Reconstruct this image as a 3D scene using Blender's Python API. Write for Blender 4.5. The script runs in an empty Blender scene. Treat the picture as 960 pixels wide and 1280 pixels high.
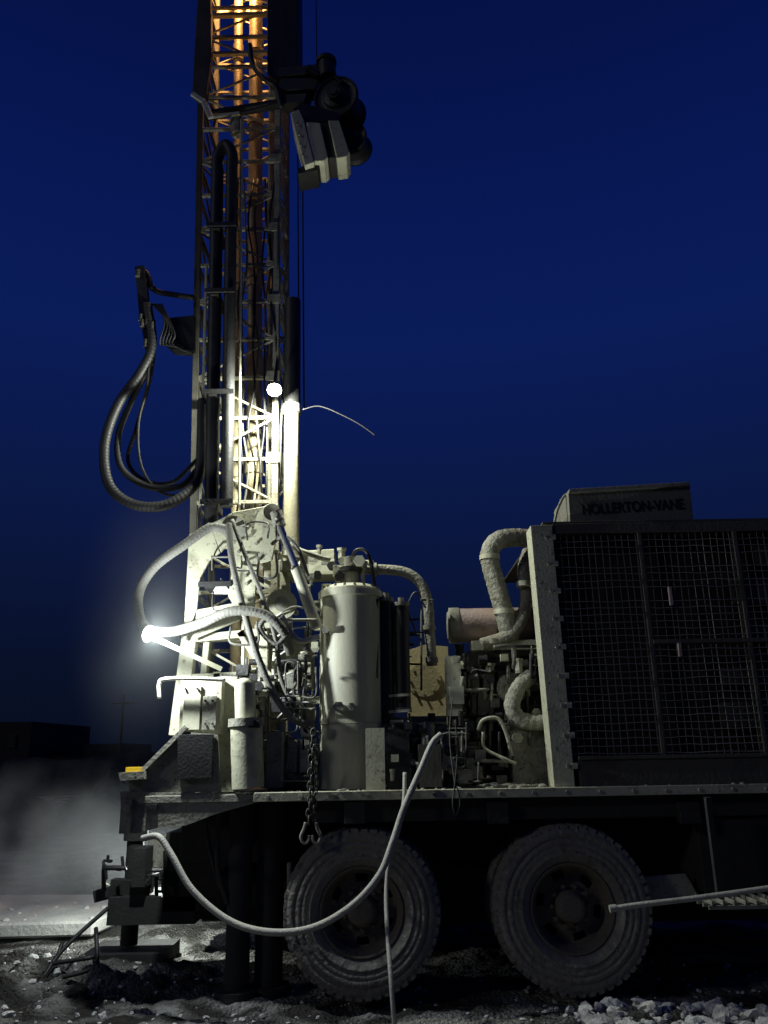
import bpy, math, random
from mathutils import Vector, Matrix, noise
RND = random.Random(7)
# ---------------------------------------------------------------- camera survey
F = 1000.0; TH = math.radians(16.7); RO = math.radians(1.0)
CAM = Vector((0, 0, 1.58))
fw = Vector((0, math.cos(TH), math.sin(TH)))
up0 = Vector((0, -math.sin(TH), math.cos(TH))); rt0 = Vector((1, 0, 0))
rt = rt0*math.cos(RO) - up0*math.sin(RO)
up = up0*math.cos(RO) + rt0*math.sin(RO)
def P(u, v, y):
    d = fw + rt*((u-480)/F) + up*((640-v)/F)
    return CAM + d*(y/d.y)
def S(u, v, y):
    d = fw + rt*((u-480)/F) + up*((640-v)/F)
    return y/(d.y*F)
scene = bpy.context.scene
cd = bpy.data.cameras.new("camera"); cam = bpy.data.objects.new("camera", cd)
scene.collection.objects.link(cam)
cd.sensor_width = 36; cd.sensor_fit = 'AUTO'; cd.lens = F/1280*36; cd.clip_end = 3000; cd.clip_start = .05
m = Matrix((rt, up, -fw)).transposed().to_4x4(); m.translation = CAM
cam.matrix_world = m; scene.camera = cam
scene.view_settings.view_transform = 'Standard'; scene.view_settings.look = 'None'; scene.view_settings.exposure = 0

# ---------------------------------------------------------------- materials
def mat(name, base, rough=.6, metal=0., dirt=None, damt=.5, dscale=4., bump=.15, bscale=60., emit=None, spots=None, streak=0):
    mt = bpy.data.materials.new(name); mt.use_nodes = True
    nt = mt.node_tree; N = nt.nodes; L = nt.links; b = N["Principled BSDF"]
    b.inputs["Roughness"].default_value = rough; b.inputs["Metallic"].default_value = metal
    tc = N.new("ShaderNodeTexCoord")
    mpp = N.new("ShaderNodeMapping"); L.new(tc.outputs["Object"], mpp.inputs["Vector"])
    if streak: mpp.inputs["Scale"].default_value = (streak, streak, .35)
    n1 = N.new("ShaderNodeTexNoise"); n1.inputs["Scale"].default_value = dscale; n1.inputs["Detail"].default_value = 8; n1.inputs["Roughness"].default_value = .65
    L.new(mpp.outputs[0], n1.inputs["Vector"])
    cr = N.new("ShaderNodeValToRGB")
    lo = .5-.28*damt; cr.color_ramp.elements[0].position = lo; cr.color_ramp.elements[1].position = lo+.25
    d = dirt if dirt else tuple(c*.55 for c in base)
    cr.color_ramp.elements[0].color = (*d, 1); cr.color_ramp.elements[1].color = (*base, 1)
    L.new(n1.outputs["Fac"], cr.inputs["Fac"])
    col = cr.outputs["Color"]
    if spots:
        n3 = N.new("ShaderNodeTexNoise"); n3.inputs["Scale"].default_value = dscale*6; n3.inputs["Detail"].default_value = 5
        L.new(tc.outputs["Object"], n3.inputs["Vector"])
        r3 = N.new("ShaderNodeValToRGB"); r3.color_ramp.elements[0].position = .59; r3.color_ramp.elements[1].position = .72
        L.new(n3.outputs["Fac"], r3.inputs["Fac"])
        mx = N.new("ShaderNodeMix"); mx.data_type = 'RGBA'
        L.new(r3.outputs["Color"], mx.inputs[0]); L.new(col, mx.inputs[6]); mx.inputs[7].default_value = (*spots, 1)
        col = mx.outputs[2]
    L.new(col, b.inputs["Base Color"])
    n2 = N.new("ShaderNodeTexNoise"); n2.inputs["Scale"].default_value = bscale; n2.inputs["Detail"].default_value = 6
    L.new(tc.outputs["Object"], n2.inputs["Vector"])
    bp = N.new("ShaderNodeBump"); bp.inputs["Strength"].default_value = bump; bp.inputs["Distance"].default_value = .02
    L.new(n2.outputs["Fac"], bp.inputs["Height"]); L.new(bp.outputs["Normal"], b.inputs["Normal"])
    if emit:
        b.inputs["Emission Color"].default_value = (*emit[0], 1); b.inputs["Emission Strength"].default_value = emit[1]
    return mt
M = {}
M['cream'] = mat("cream_paint_dusty", (.39, .385, .275), .6, 0, (.19, .18, .125), .9, 5, .15, 50, spots=(.15, .13, .09))
M['cream2'] = mat("cream_paint_clean", (.45, .445, .33), .55, 0, (.30, .29, .205), .8, 2.5, .08, 40, streak=2)
M['dusty'] = mat("dust_covered_metal", (.23, .225, .18), .85, 0, (.10, .095, .072), .9, 7, .3, 40, spots=(.07, .055, .04))
M['dark'] = mat("dark_steel", (.022, .022, .021), .5, .2, (.012, .012, .012), .8, 6, .2, 50)
M['black'] = mat("black_rubber_hose", (.012, .012, .012), .55, 0, (.022, .021, .019), .6, 9, .15, 90)
M['hose'] = mat("dusty_hose", (.115, .112, .095), .8, 0, (.045, .042, .036), 1., 8, .35, 70)
M['hose2'] = mat("dusty_air_hose", (.33, .32, .28), .75, 0, (.14, .135, .115), 1., 8, .3, 90)
M['white'] = mat("white_hose", (.5, .49, .43), .6, 0, (.27, .26, .22), .8, 14, .15, 90)
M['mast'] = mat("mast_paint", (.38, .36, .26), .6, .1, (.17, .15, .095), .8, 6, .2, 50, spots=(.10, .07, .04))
M['mastd'] = mat("mast_paint_dark", (.06, .057, .045), .65, .1, (.03, .027, .02), .8, 6, .2, 50)  # much darker tone of the mast paint
M['pipe'] = mat("drill_pipe_steel", (.38, .32, .19), .5, .3, (.22, .17, .1), .8, 5, .2, 60)
M['chrome'] = mat("cylinder_rod_chrome", (.7, .7, .7), .25, .9, (.5, .5, .48), .5, 5, .03, 60)
M['tyre'] = mat("muddy_tyre", (.155, .147, .126), .92, 0, (.05, .047, .04), 1.0, 6, .9, 26, spots=(.25, .235, .205))
M['rim'] = mat("muddy_rim", (.11, .095, .072), .85, 0, (.045, .04, .032), 1.0, 9, .6, 40, spots=(.15, .13, .1))
M['chassis'] = mat("chassis_black", (.02, .02, .018), .85, 0, (.009, .009, .009), .8, 5, .3, 30)
M['house'] = mat("radiator_housing_paint", (.075, .07, .055), .75, 0, (.035, .032, .025), .9, 3, .25, 40)
M['houseL'] = mat("header_box_paint", (.14, .135, .105), .75, 0, (.075, .07, .055), .9, 4, .25, 40)
M['wire'] = mat("screen_wire_dusty", (.22, .21, .18), .8, 0, (.035, .032, .027), 1.2, 3.5, .1, 60)
M['core'] = mat("radiator_core", (.014, .013, .012), .8, 0, (.035, .03, .022), .6, 3, .4, 100)
M['rust'] = mat("heat_stained_muffler", (.34, .27, .24), .75, .1, (.22, .15, .13), .8, 8, .3, 50)
M['wrap'] = mat("lagging_wrap", (.29, .285, .225), .95, 0, (.14, .135, .10), .9, 10, 1., 45)
M['ylw'] = mat("yellowed_paint", (.42, .36, .19), .6, 0, (.28, .24, .13), .8, 6, .2, 50)
M['cylp'] = mat("feed_cylinder_lit_paint", (.50, .46, .30), .5, 0, (.36, .33, .22), .8, 6, .15, 50)
M['txt'] = mat("lettering_paint", (.006, .006, .006), .8)
M['rock'] = mat("crushed_rock", (.46, .46, .44), .95, 0, (.26, .26, .25), 1., 8, .5, 60)
M['amber'] = mat("amber_marker", (.8, .5, .02), .3, 0, None, .3, 4, .05, 50, emit=((1, .75, .1), .1))
M['lens'] = mat("lamp_lens", (.9, .9, .9), .3, emit=((.85, .95, 1), 60))
M['conc'] = mat("concrete_slab", (.5, .5, .46), .9, 0, (.3, .3, .28), 1., 2, .5, 30)
M['far'] = mat("far_building_wall", (.03, .03, .03), .95)

# ---------------------------------------------------------------- mesh builder
class MB:
    def __init__(s, name): s.name = name; s.v = []; s.f = []; s.mi = []; s.sm = []; s.mats = []
    def add(s, vs, fs, mt, smooth=False):
        if mt not in s.mats: s.mats.append(mt)
        k = s.mats.index(mt); o = len(s.v)
        s.v += [tuple(p) for p in vs]
        for f in fs: s.f.append(tuple(i+o for i in f)); s.mi.append(k); s.sm.append(smooth)
    def box(s, a, b, mt):
        x0, x1 = sorted((a[0], b[0])); y0, y1 = sorted((a[1], b[1])); z0, z1 = sorted((a[2], b[2]))
        vs = [(x0,y0,z0),(x1,y0,z0),(x1,y1,z0),(x0,y1,z0),(x0,y0,z1),(x1,y0,z1),(x1,y1,z1),(x0,y1,z1)]
        s.add(vs, [(0,3,2,1),(4,5,6,7),(0,1,5,4),(1,2,6,5),(2,3,7,6),(3,0,4,7)], mt)
    def bx(s, u0, v0, u1, v1, y0, y1, mt):
        um = (u0+u1)/2; vm = (v0+v1)/2
        s.box((P(u0,vm,y0).x, y0, P(um,v1,y0).z), (P(u1,vm,y0).x, y1, P(um,v0,y0).z), mt)
    def prism(s, uv, y0, d, mt):
        fr = [P(u, v, y0) for u, v in uv]; s.prismw(fr, d, mt)
    def prismw(s, fr, d, mt):
        n = len(fr); bk = [p+Vector((0, d, 0)) for p in fr]
        fs = [tuple(range(n)), tuple(range(2*n-1, n-1, -1))]
        for i in range(n): j = (i+1) % n; fs.append((i, i+n, j+n, j))
        s.add(fr+bk, fs, mt)
    def beam(s, a, b, w, h, mt, upv=None):
        a = Vector(a); b = Vector(b); t = (b-a).normalized()
        r = Vector((0,1,0)) if abs(t.y) < .9 else Vector((0,0,1))
        if upv: r = Vector(upv)
        x = t.cross(r).normalized(); y = x.cross(t).normalized()
        vs = []
        for p in (a, b):
            for i, j in ((-1,-1),(1,-1),(1,1),(-1,1)): vs.append(p+x*(i*w/2)+y*(j*h/2))
        s.add(vs, [(3,2,1,0),(4,5,6,7),(0,1,5,4),(1,2,6,5),(2,3,7,6),(3,0,4,7)], mt)
    def cyl(s, a, b, r, mt, r2=None, n=20, caps=True):
        a = Vector(a); b = Vector(b); r2 = r if r2 is None else r2
        t = (b-a).normalized(); q = Vector((0,0,1)) if abs(t.z) < .9 else Vector((1,0,0))
        x = t.cross(q).normalized(); y = t.cross(x).normalized()
        c0 = [a+(x*math.cos(2*math.pi*i/n)+y*math.sin(2*math.pi*i/n))*r for i in range(n)]
        c1 = [b+(x*math.cos(2*math.pi*i/n)+y*math.sin(2*math.pi*i/n))*r2 for i in range(n)]
        s.add(c0+c1, [(i, (i+1) % n, (i+1) % n+n, i+n) for i in range(n)], mt, True)
        if caps:
            s.add(c0, [tuple(range(n))], mt); s.add(c1, [tuple(range(n-1, -1, -1))], mt)
    def lathe(s, c, ax, prof, mt, n=40, a0=0, skip=None, smooth=True):
        c = Vector(c); t = Vector(ax).normalized(); q = Vector((0,0,1)) if abs(t.z) < .9 else Vector((1,0,0))
        x = t.cross(q).normalized(); y = t.cross(x).normalized()
        vs = []; fs = []
        for i in range(n):
            an = 2*math.pi*i/n+a0
            e = x*math.cos(an)+y*math.sin(an)
            for h, r in prof: vs.append(c+t*h+e*r)
        k = len(prof)
        for i in range(n):
            j = (i+1) % n
            for p in range(k-1):
                if skip and skip(i, p): continue
                fs.append((i*k+p, j*k+p, j*k+p+1, i*k+p+1))
        s.add(vs, fs, mt, smooth)
    def tube(s, pts, r, mt, n=10, sub=8, rib=0, ribk=0, sag=0):
        pts = [Vector(p) for p in pts]; out = []
        if len(pts) == 2: out = [pts[0].lerp(pts[1], i/4) for i in range(5)]
        else:
            q = [pts[0]*2-pts[1]]+pts+[pts[-1]*2-pts[-2]]
            for i in range(1, len(q)-2):
                for k in range(sub):
                    t = k/sub; a, b, c, d = q[i-1], q[i], q[i+1], q[i+2]
                    out.append(.5*((2*b)+(c-a)*t+(2*a-5*b+4*c-d)*t*t+(3*b-a-3*c+d)*t**3))
            out.append(pts[-1])
        if rib:
            L = [0]
            for i in range(1, len(out)): L.append(L[-1]+(out[i]-out[i-1]).length)
            step = ribk/4; m_ = max(4, int(L[-1]/step)); res = []; j = 0
            for i in range(m_+1):
                d = L[-1]*i/m_
                while j < len(L)-2 and L[j+1] < d: j += 1
                res.append(out[j].lerp(out[j+1], (d-L[j])/max(1e-6, L[j+1]-L[j])))
            out = res
        t = (out[1]-out[0]).normalized(); qv = Vector((0,0,1)) if abs(t.z) < .9 else Vector((1,0,0))
        x = t.cross(qv).normalized(); vs = []; fs = []
        for i, p in enumerate(out):
            if i: t = (out[min(i+1, len(out)-1)]-out[i-1]).normalized()
            x = (x-t*x.dot(t)).normalized(); y = t.cross(x)
            for k in range(n):
                an = 2*math.pi*k/n
                rr = r*(1+rib*math.cos(i*math.pi/2+an)) if rib else r   # helical wrap
                vs.append(p+(x*math.cos(an)+y*math.sin(an))*rr)
        for i in range(len(out)-1):
            for k in range(n):
                kk = (k+1) % n; fs.append((i*n+k, i*n+kk, (i+1)*n+kk, (i+1)*n+k))
        fs.append(tuple(range(n-1, -1, -1))); o = (len(out)-1)*n; fs.append(tuple(range(o, o+n)))
        s.add(vs, fs, mt, True)
    def tp(s, uvy, r, mt, **k): s.tube([P(*q) for q in uvy], r, mt, **k)
    def ball(s, c, r, mt, sz=1):
        prof = [(-r*sz*math.cos(math.pi*i/8), max(1e-4, r*math.sin(math.pi*i/8))) for i in range(9)]
        s.lathe(c, (0,0,1), prof, mt, 16)
    def make(s, parent=None, bevel=0):
        me = bpy.data.meshes.new(s.name); me.from_pydata(s.v, [], s.f)
        for k in s.mats: me.materials.append(M[k])
        me.polygons.foreach_set("material_index", s.mi); me.polygons.foreach_set("use_smooth", s.sm)
        me.update()
        import bmesh
        bm = bmesh.new(); bm.from_mesh(me); bmesh.ops.recalc_face_normals(bm, faces=bm.faces); bm.to_mesh(me); bm.free()
        ob = bpy.data.objects.new(s.name, me); scene.collection.objects.link(ob)
        if parent: ob.parent = parent
        if bevel:
            bv = ob.modifiers.new("bevel", 'BEVEL'); bv.width = bevel; bv.segments = 1; bv.limit_method = 'ANGLE'; bv.angle_limit = math.radians(50)
        return ob
def empty(name):
    e = bpy.data.objects.new(name, None); scene.collection.objects.link(e); return e

rig = empty("truck_mounted_drill_rig")
YF = 5.9; YB = 8.3
XL = P(160, 1000, YF).x; XR = 4.3
ZD = P(480, 990, YF).z

# ---------------------------------------------------------------- deck and chassis
d = MB("deck")
d.box((XL+.05, YF+.02, ZD-.05), (XR, YB, ZD), 'dusty')
x0 = P(318, 990, YF).x
d.box((x0, YF-.03, ZD-.05), (XR, YF+.017, ZD+.012), 'cream')
for i in range(26):
    x = x0+.1+i*.23
    d.cyl((x, YF-.045, ZD-.02), (x, YF-.03, ZD-.02), .012, 'dusty', n=8)
d.box((x0+.4, YF+.06, ZD-.20), (XR, YF+.12, ZD-.053), 'chassis')
for u in (430, 610, 850):
    d.bx(u, 1003, u+26, 1030, YF-.02, YF+.055, 'chassis')
for i in range(60):
    q = Vector((RND.uniform(x0, XR-.2), YF+RND.uniform(.0,.12), ZD+.012)); d.ball(q, RND.uniform(.006,.022), 'dusty', .6)
d.make(rig, .004)

c = MB("chassis_frame")
for y in (6.65, 7.45):
    c.box((XL+.2, y, .78), (XR, y+.1, ZD-.06), 'chassis')
for x in (-1.2, -.5, .3, .9, 1.9, 2.8, 3.7): c.box((x, 6.76, .85), (x+.12, 7.44, 1.1), 'chassis')
wl = P(452, 1148, 5.93); wr = P(718, 1150, 5.93); RW = .545
for w in (wl, wr):
    c.cyl((w.x, 6.1, RW), (w.x, 8.1, RW), .10, 'chassis'); c.ball((w.x, 7.1, RW), .24, 'chassis')
    c.box((w.x-.1, 6.55, .6), (w.x+.1, 6.64, .95), 'chassis')
c.box((wl.x-.6, 6.62, .78), (wr.x+.6, 6.66, .92), 'chassis')
c.beam((wl.x, 6.6, .66), (wr.x, 6.6, .66), .12, .08, 'chassis')
c.box((2.15, 6.0, .62), (XR, 6.5, ZD-.21), 'chassis')
c.box((-.95, 8.0, .0), (-.8, 8.2, 1.0), 'chassis')
c.box((XL+.6, 8.18, .62), (XR, 8.24, ZD-.06), 'chassis')  # far-side skirt, added to black out the gaps between the wheels
c.box((.15, 6.8, .35), (.75, 7.4, .84), 'chassis'); c.cyl((1.7, 8.0, .55), (3.6, 8.0, .55), .3, 'chassis')
c.cyl((-1.5, 7.1, .55), (-.6, 7.1, .55), .25, 'chassis'); c.box((1.8, 6.8, .3), (3.6, 7.4, .84), 'chassis')
c.box((wl.x-.1, 6.9, .3), (wr.x+.1, 7.2, .5), 'chassis')
# dark boxes and sheets added on the far side to black out gaps
c.box((wl.x+.57, 7.75, .12), (wr.x-.57, 8.1, .95), 'chassis'); c.box((wr.x+.6, 8.3, .16), (XR+.3, 8.34, .8), 'chassis')
c.box((wl.x+.5, 7.7, .1), (wl.x+.56, 8.3, .9), 'chassis'); c.box((-1.75, 7.75, .2), (wl.x-.6, 8.1, .95), 'chassis')
c.prism([(800,1096),(858,1092),(876,1124),(812,1130)], 6.1, .02, 'dusty')
for (u, y, r) in ((300, 6.2, .085), (338, 6.3, .10)):
    p = P(u, 1100, y); c.cyl((p.x, y, .04), (p.x, y, ZD-.05), r, 'chassis')
    c.cyl((p.x, y, -.06), (p.x, y, .04), .15, 'chassis')
p = P(338, 1100, 6.3); c.tp([(362, 1078, 6.25), (362, 1120, 6.25)], .02, 'dusty')
c.tp([(275,1010,6.15),(272,1080,6.15),(285,1130,6.15)], .02, 'black')
c.tp([(255,1010,6.15),(262,1060,6.15),(275,1110,6.2)], .014, 'black')
c.bx(184, 1045, 206, 1085, 7.2, 7.35, 'dusty')
c.bx(165, 1060, 182, 1110, 6.9, 7.1, 'chassis'); c.bx(205, 1040, 280, 1140, 7.0, 7.5, 'chassis')
c.make(rig, .006)

# ---------------------------------------------------------------- wheels
def wheel(name, cx, y, flip=1, seed=0):
    w = MB(name); ce = (cx, y, RW); ax = (0, flip, 0); n = 72
    prof = [(.035,.288),(.012,.305),(.0,.335),(-.010,.345),(-.010,.352),(.0,.357),(-.010,.38),(-.014,.40),(-.008,.404),(-.014,.41),(-.018,.440),(-.006,.447),(-.006,.455),(-.014,.462),(-.010,.485),(.004,.508),(.028,.530),(.14,.537),(.24,.530),(.268,.515),(.285,.49),(.292,.42),(.28,.335),(.245,.288)]
    w.lathe(ce, ax, prof, 'tyre', n)
    k = 50
    for i in range(k):
        for side in (0, 1):
            an = 2*math.pi*(i+.5*side)/k+seed
            e = Vector((math.cos(an), 0, math.sin(an))); t = Vector((-math.sin(an), 0, math.cos(an)))
            h0, h1 = ((.002, .125) if side == 0 else (.155, .278))
            skew = .016 if side == 0 else -.016
            base = Vector((cx, y, RW)); vs = []; jit = RND.uniform(-.004, .001)
            for rr, ww in ((.488, .030), (.544+jit, .025)):
                for h, sk in ((h0, -skew), (h1, skew)):
                    edge = (h == h0 and side == 0) or (h == h1 and side == 1)
                    rr2 = rr-(.014 if edge else 0)
                    for q in (-1, 1): vs.append(base+e*rr2+t*(q*ww*.8+sk)+Vector((0, flip*h, 0)))
            w.add(vs, [(0,1,3,2),(4,6,7,5),(0,4,5,1),(2,3,7,6),(0,2,6,4),(1,5,7,3)], 'tyre')
    for i in range(26):
        an = RND.uniform(0, 6.283); r_ = RND.uniform(.36, .49)
        q = Vector((cx+math.cos(an)*r_, y-flip*.008, RW+math.sin(an)*r_)); rr = RND.uniform(.004, .014)
        w.lathe(q, (0,-flip,0), [(-.012,rr*1.4),(.0,rr),(.005,rr*.5),(.006,.0005)], 'tyre', 7, RND.random()*3)
    rp = [(.035,.290),(.018,.282),(.03,.268),(.075,.258),(.10,.245),(.16,.240)]
    w.lathe(ce, ax, rp, 'rim', n)
    dp = [(.16,.240),(.165,.225),(.15,.175),(.135,.155),(.135,.10)]
    w.lathe(ce, ax, dp, 'rim', 60, seed, skip=lambda i, p: p == 1 and (i % 10) in (0, 1, 2, 3))
    w.lathe(ce, ax, [(.134,.105),(.06,.10),(.045,.09),(.03,.085),(.025,.06),(.03,.001)], 'rim', 32)
    for i in range(10):
        an = 2*math.pi*i/10+seed
        q = Vector((cx+math.cos(an)*.13, y, RW+math.sin(an)*.13))
        w.cyl(q+Vector((0, flip*.136, 0)), q+Vector((0, flip*.10, 0)), .016, 'rim', n=6)
    w.lathe((cx, y+flip*.26, RW), ax, [(0,.285),(.0,.001)], 'chassis', 24)
    return w.make(rig)
for i, (w, sd) in enumerate(((wl, .3), (wr, 0))):
    wheel("wheel_outer_%d" % (i+1), w.x, 5.93, 1, sd)
    wheel("wheel_inner_%d" % (i+1), w.x, 6.26, 1, sd)
    wheel("wheel_far_outer_%d" % (i+1), w.x, 8.27, -1, sd)
    wheel("wheel_far_inner_%d" % (i+1), w.x, 7.94, -1, sd)

# ---------------------------------------------------------------- mast
ms = MB("lattice_mast")
YM = 6.7; DM = .75
def line(u0, v0, u1, v1, y):
    a = P(u0, v0, y); b = P(u1, v1, y)
    return lambda z: a+(b-a)*((z-a.z)/(b.z-a.z))
NL = line(238, 900, 252, 60, YM); NR = line(342, 900, 348, 60, YM)
off = Vector((0, DM, 0)); ZT = 12.5
cor = [NL, NR, lambda z: NR(z)+off, lambda z: NL(z)+off]
for i, fn in enumerate(cor):
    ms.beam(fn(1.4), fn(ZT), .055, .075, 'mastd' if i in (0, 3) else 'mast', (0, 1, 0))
z = 2.1; k = 0; st = .40
while z < ZT-.5:
    for i in range(4):
        a, b = cor[i], cor[(i+1) % 4]
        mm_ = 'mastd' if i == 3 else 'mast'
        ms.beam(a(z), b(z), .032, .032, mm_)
        sh = Vector((0, .006*(1 if i % 2 else -1), 0))
        if (k+i) % 2: ms.beam(a(z)+sh, b(z+st)+sh, .02, .02, mm_)
        else: ms.beam(b(z)+sh, a(z+st)+sh, .02, .02, mm_)
    z += st; k += 1
for kk in range(12):
    zz = 2.5+kk*.8; q = NR(zz); ms.box((q.x-.08, q.y-.048, zz-.05), (q.x+.04, q.y-.04, zz+.05), 'mast')
ms.make(rig, .003)

mp = MB("drill_pipes_and_feed")
for (u, y, r, mt) in ((318, 7.1, .075, 'pipe'), (296, 7.2, .05, 'pipe'), (338, 7.3, .035, 'mast')):
    fn = line(u-2, 900, u+2, 60, y); mp.cyl(fn(.25 if r > .07 else 1.5), fn(ZT), r, mt, n=20)
    for zz in range(2, 12): mp.cyl(fn(zz+.1), fn(zz+.32), r*1.18, mt, n=20)
fa = line(264, 640, 272, 200, 6.45); fb = line(283, 640, 290, 200, 6.4)
zt = P(285, 195, 6.4).z; zb = P(285, 640, 6.4).z
mp.cyl(fa(zb-.1), fa(zt-.1), .06, 'dark'); mp.cyl(fb(zb+.05), fb(zt), .055, 'dark')
mp.tube([fa(zt-.15), fa(zt+.02), (fa(zt)+fb(zt))/2+Vector((0,0,.15)), fb(zt+.02), fb(zt-.15)], .055, 'black', n=16)
for zz in (2.9, 3.6, 4.6, 5.6, 6.3):
    q = fb(zz); mp.box((fa(zz).x-.07, 6.33, zz-.02), (q.x+.06, 6.35, zz+.02), 'dark')
    mp.box((fa(zz).x-.02, 6.36, zz-.03), (fa(zz).x+.05, 6.69, zz+.03), 'dark')
fc = line(250, 640, 259, 300, 6.55)
mp.cyl(fc(3.0), fc(6.0), .014, 'cream')
fg = line(299, 640, 301, 300, 6.45); mp.cyl(fg(3.6), fg(7.6), .012, 'cream2', n=8)
fd = line(364, 690, 366, 380, 6.6)
mp.cyl(fd(P(364,690,6.6).z), fd(P(366,510,6.6).z), .068, 'cylp', n=24)  # lit lower part of the tube: lamplight put into the paler colour
mp.cyl(fd(P(366,510,6.6).z), fd(P(366,376,6.6).z), .074, 'dark', n=24)  # same tube higher up, fading light put into the darker colour
for v in (690, 512): 
    q = fd(P(364, v, 6.6).z); mp.cyl(q-Vector((0,0,.04)), q+Vector((0,0,.04)), .082, 'mast', n=24)
for u in (372, 378): 
    fn = line(u+2, 500, u-1, 20, 6.75); mp.cyl(fn(4.6), fn(ZT), .008, 'dark', n=6)
fn = line(396, 90, 395, 0, 6.6); mp.cyl(fn(P(396,90,6.6).z), fn(ZT), .007, 'dark', n=6)
mp.tp([(378,512,6.6),(400,508,6.6),(430,520,6.6),(452,532,6.6),(470,545,6.6)], .006, 'black', n=6)
for k in range(8):
    u = 300+k*7; pts = []
    for i in range(9): pts.append((u+RND.uniform(-5,5), 640-i*52, 6.66+RND.uniform(-.03,.2)))
    mp.tp(pts, .010, ('black','hose','black','hose')[k % 4], n=6)
mp.make(rig)

tp = MB("mast_upper_fittings")
tp.prism([(250,-60),(262,-60),(264,60),(257,126),(240,116),(243,60)], 6.45, .10, 'mastd')
tp.prism([(334,-60),(372,-60),(373,92),(345,100),(334,90)], 6.5, .3, 'dark')
tp.beam(P(256,145,6.5), P(350,130,6.5), .05, .1, 'dark')
tp.beam(P(240,117,6.38), P(256,128,6.38), .05, .03, 'white'); tp.beam(P(255,128,6.38), P(264,148,6.38), .055, .03, 'white')
tp.beam(P(264,146,6.42), P(300,142,6.42), .04, .03, 'cream2'); tp.beam(P(300,142,6.42), P(352,128,6.42), .03, .03, 'dark')
for v in (68, 20, -30): tp.beam(P(264,v,6.66), P(335,v-2,6.66), .04, .05, 'mast')
tp.tp([(312,55,6.4),(316,80,6.4),(330,98,6.35),(345,110,6.4),(352,135,6.4)], .028, 'black')
tp.cyl(P(296,148,6.5), P(296,168,6.5), .06, 'cream')
tp.beam(P(350,97,6.5), P(405,92,6.4), .12, .14, 'dark'); tp.beam(P(352,130,6.5), P(385,128,6.4), .12, .12, 'dark')
tp.beam(P(352,112,6.5), P(400,112,6.4), .15, .15, 'dark')
def drum(q, r, w, ax):
    tp.lathe(q, ax, [(0,.001),(0,r*.5),(.02,r*.55),(.02,r*.88),(0,r*.93),(.012,r),(.04,r),(.05,r*.86),(w-.05,r*.86),(w-.04,r),(w-.012,r),(w,r*.93),(w,.001)], 'dark', 48)
    t = Vector(ax).normalized(); tp.cyl(q-t*.06, q+t*.02, r*.28, 'dark'); tp.cyl(q-t*.08, q-t*.06, r*.15, 'dark', n=6)
drum(P(419,120,6.25), .225, .34, (.25,1,.12)); drum(P(437,170,6.4), .165, .26, (.25,1,.12))
tp.cyl(P(408,78,6.3), P(410,98,6.3), .085, 'dark'); tp.cyl(P(408,76,6.3), P(408,80,6.3), .10, 'dark')
tp.beam(P(384,86,6.3), P(400,96,6.3), .06, .08, 'dark')
tp.beam(P(419,96,6.2), P(428,104,6.2), .04, .04, 'dark')
tp.prism([(363,141),(374,136),(380,150),(393,203),(381,207),(369,165)], 6.14, .34, 'cream2')
tp.prism([(382,152),(400,153),(410,197),(405,201),(393,202),(386,180)], 6.15, .30, 'cream2')
tp.prism([(400,153),(410,152),(422,197),(410,198)], 6.19, .28, 'chassis')
tp.prism([(410,150),(424,150),(437,190),(433,196),(421,198)], 6.15, .30, 'cream')
tp.prism([(365,136),(378,128),(422,140),(425,151),(380,153)], 6.2, .28, 'dark')
tp.prism([(380,206),(397,203),(398,213),(372,218),(371,211)], 6.2, .24, 'dark')
for i in range(4): 
    q = P(372+i*2.2, 156+i*13, 6.14); tp.cyl(q, q-Vector((0,.02,0)), .013, 'dusty', n=6)
tp.make(rig, .010)

hl = MB("mast_hose_loops")
hl.prism([(205,398),(243,394),(243,438),(215,436),(203,425)], 6.6, .12, 'dark')
hl.tp([(242,372,6.6),(215,368,6.6),(196,364,6.6),(184,352,6.6)], .026, 'dark')
hl.tp([(172,336,6.55),(184,342,6.55),(190,362,6.55)], .022, 'black')
hl.beam(P(176,336,6.55), P(182,400,6.55), .085, .10, 'dark')
hl.beam(P(180,395,6.55), P(188,440,6.55), .06, .1, 'dark')
for (u, v) in ((178,405),(184,402),(190,408),(176,398),(172,342),(182,430)):
    q = P(u, v, 6.48); hl.cyl(q-Vector((0,0,.03)), q+Vector((0,0,.04)), .022, 'mastd', n=8)
hl.tp([(184,380,6.5),(190,430,6.5),(176,465,6.5),(148,505,6.5),(131,555,6.45),(136,605,6.4),(165,630,6.4),(205,632,6.4),(238,612,6.45),(250,585,6.5),(253,500,6.55)], .043, 'black', rib=.03, ribk=.035, n=12)
hl.tp([(188,400,6.55),(190,445,6.55),(165,500,6.55),(148,545,6.55),(152,585,6.5),(185,608,6.5),(225,608,6.5),(246,588,6.55)], .028, 'black')
hl.tp([(192,400,6.6),(190,460,6.6),(172,530,6.6),(160,575,6.6),(180,600,6.6),(215,603,6.6),(246,575,6.6)], .018, 'black')
hl.tp([(186,420,6.5),(184,480,6.5),(173,530,6.5),(176,580,6.5),(196,612,6.5),(226,618,6.5),(250,590,6.5)], .013, 'black')
for k in range(5):
    hl.tp([(190+k*3,380,6.5),(206+k*3,400+k*4,6.45),(200+k*4,430,6.5),(222+k*4,425+k*4,6.6),(242,420+k*5,6.65)], .009, 'black', n=6)
hl.make(rig)

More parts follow.
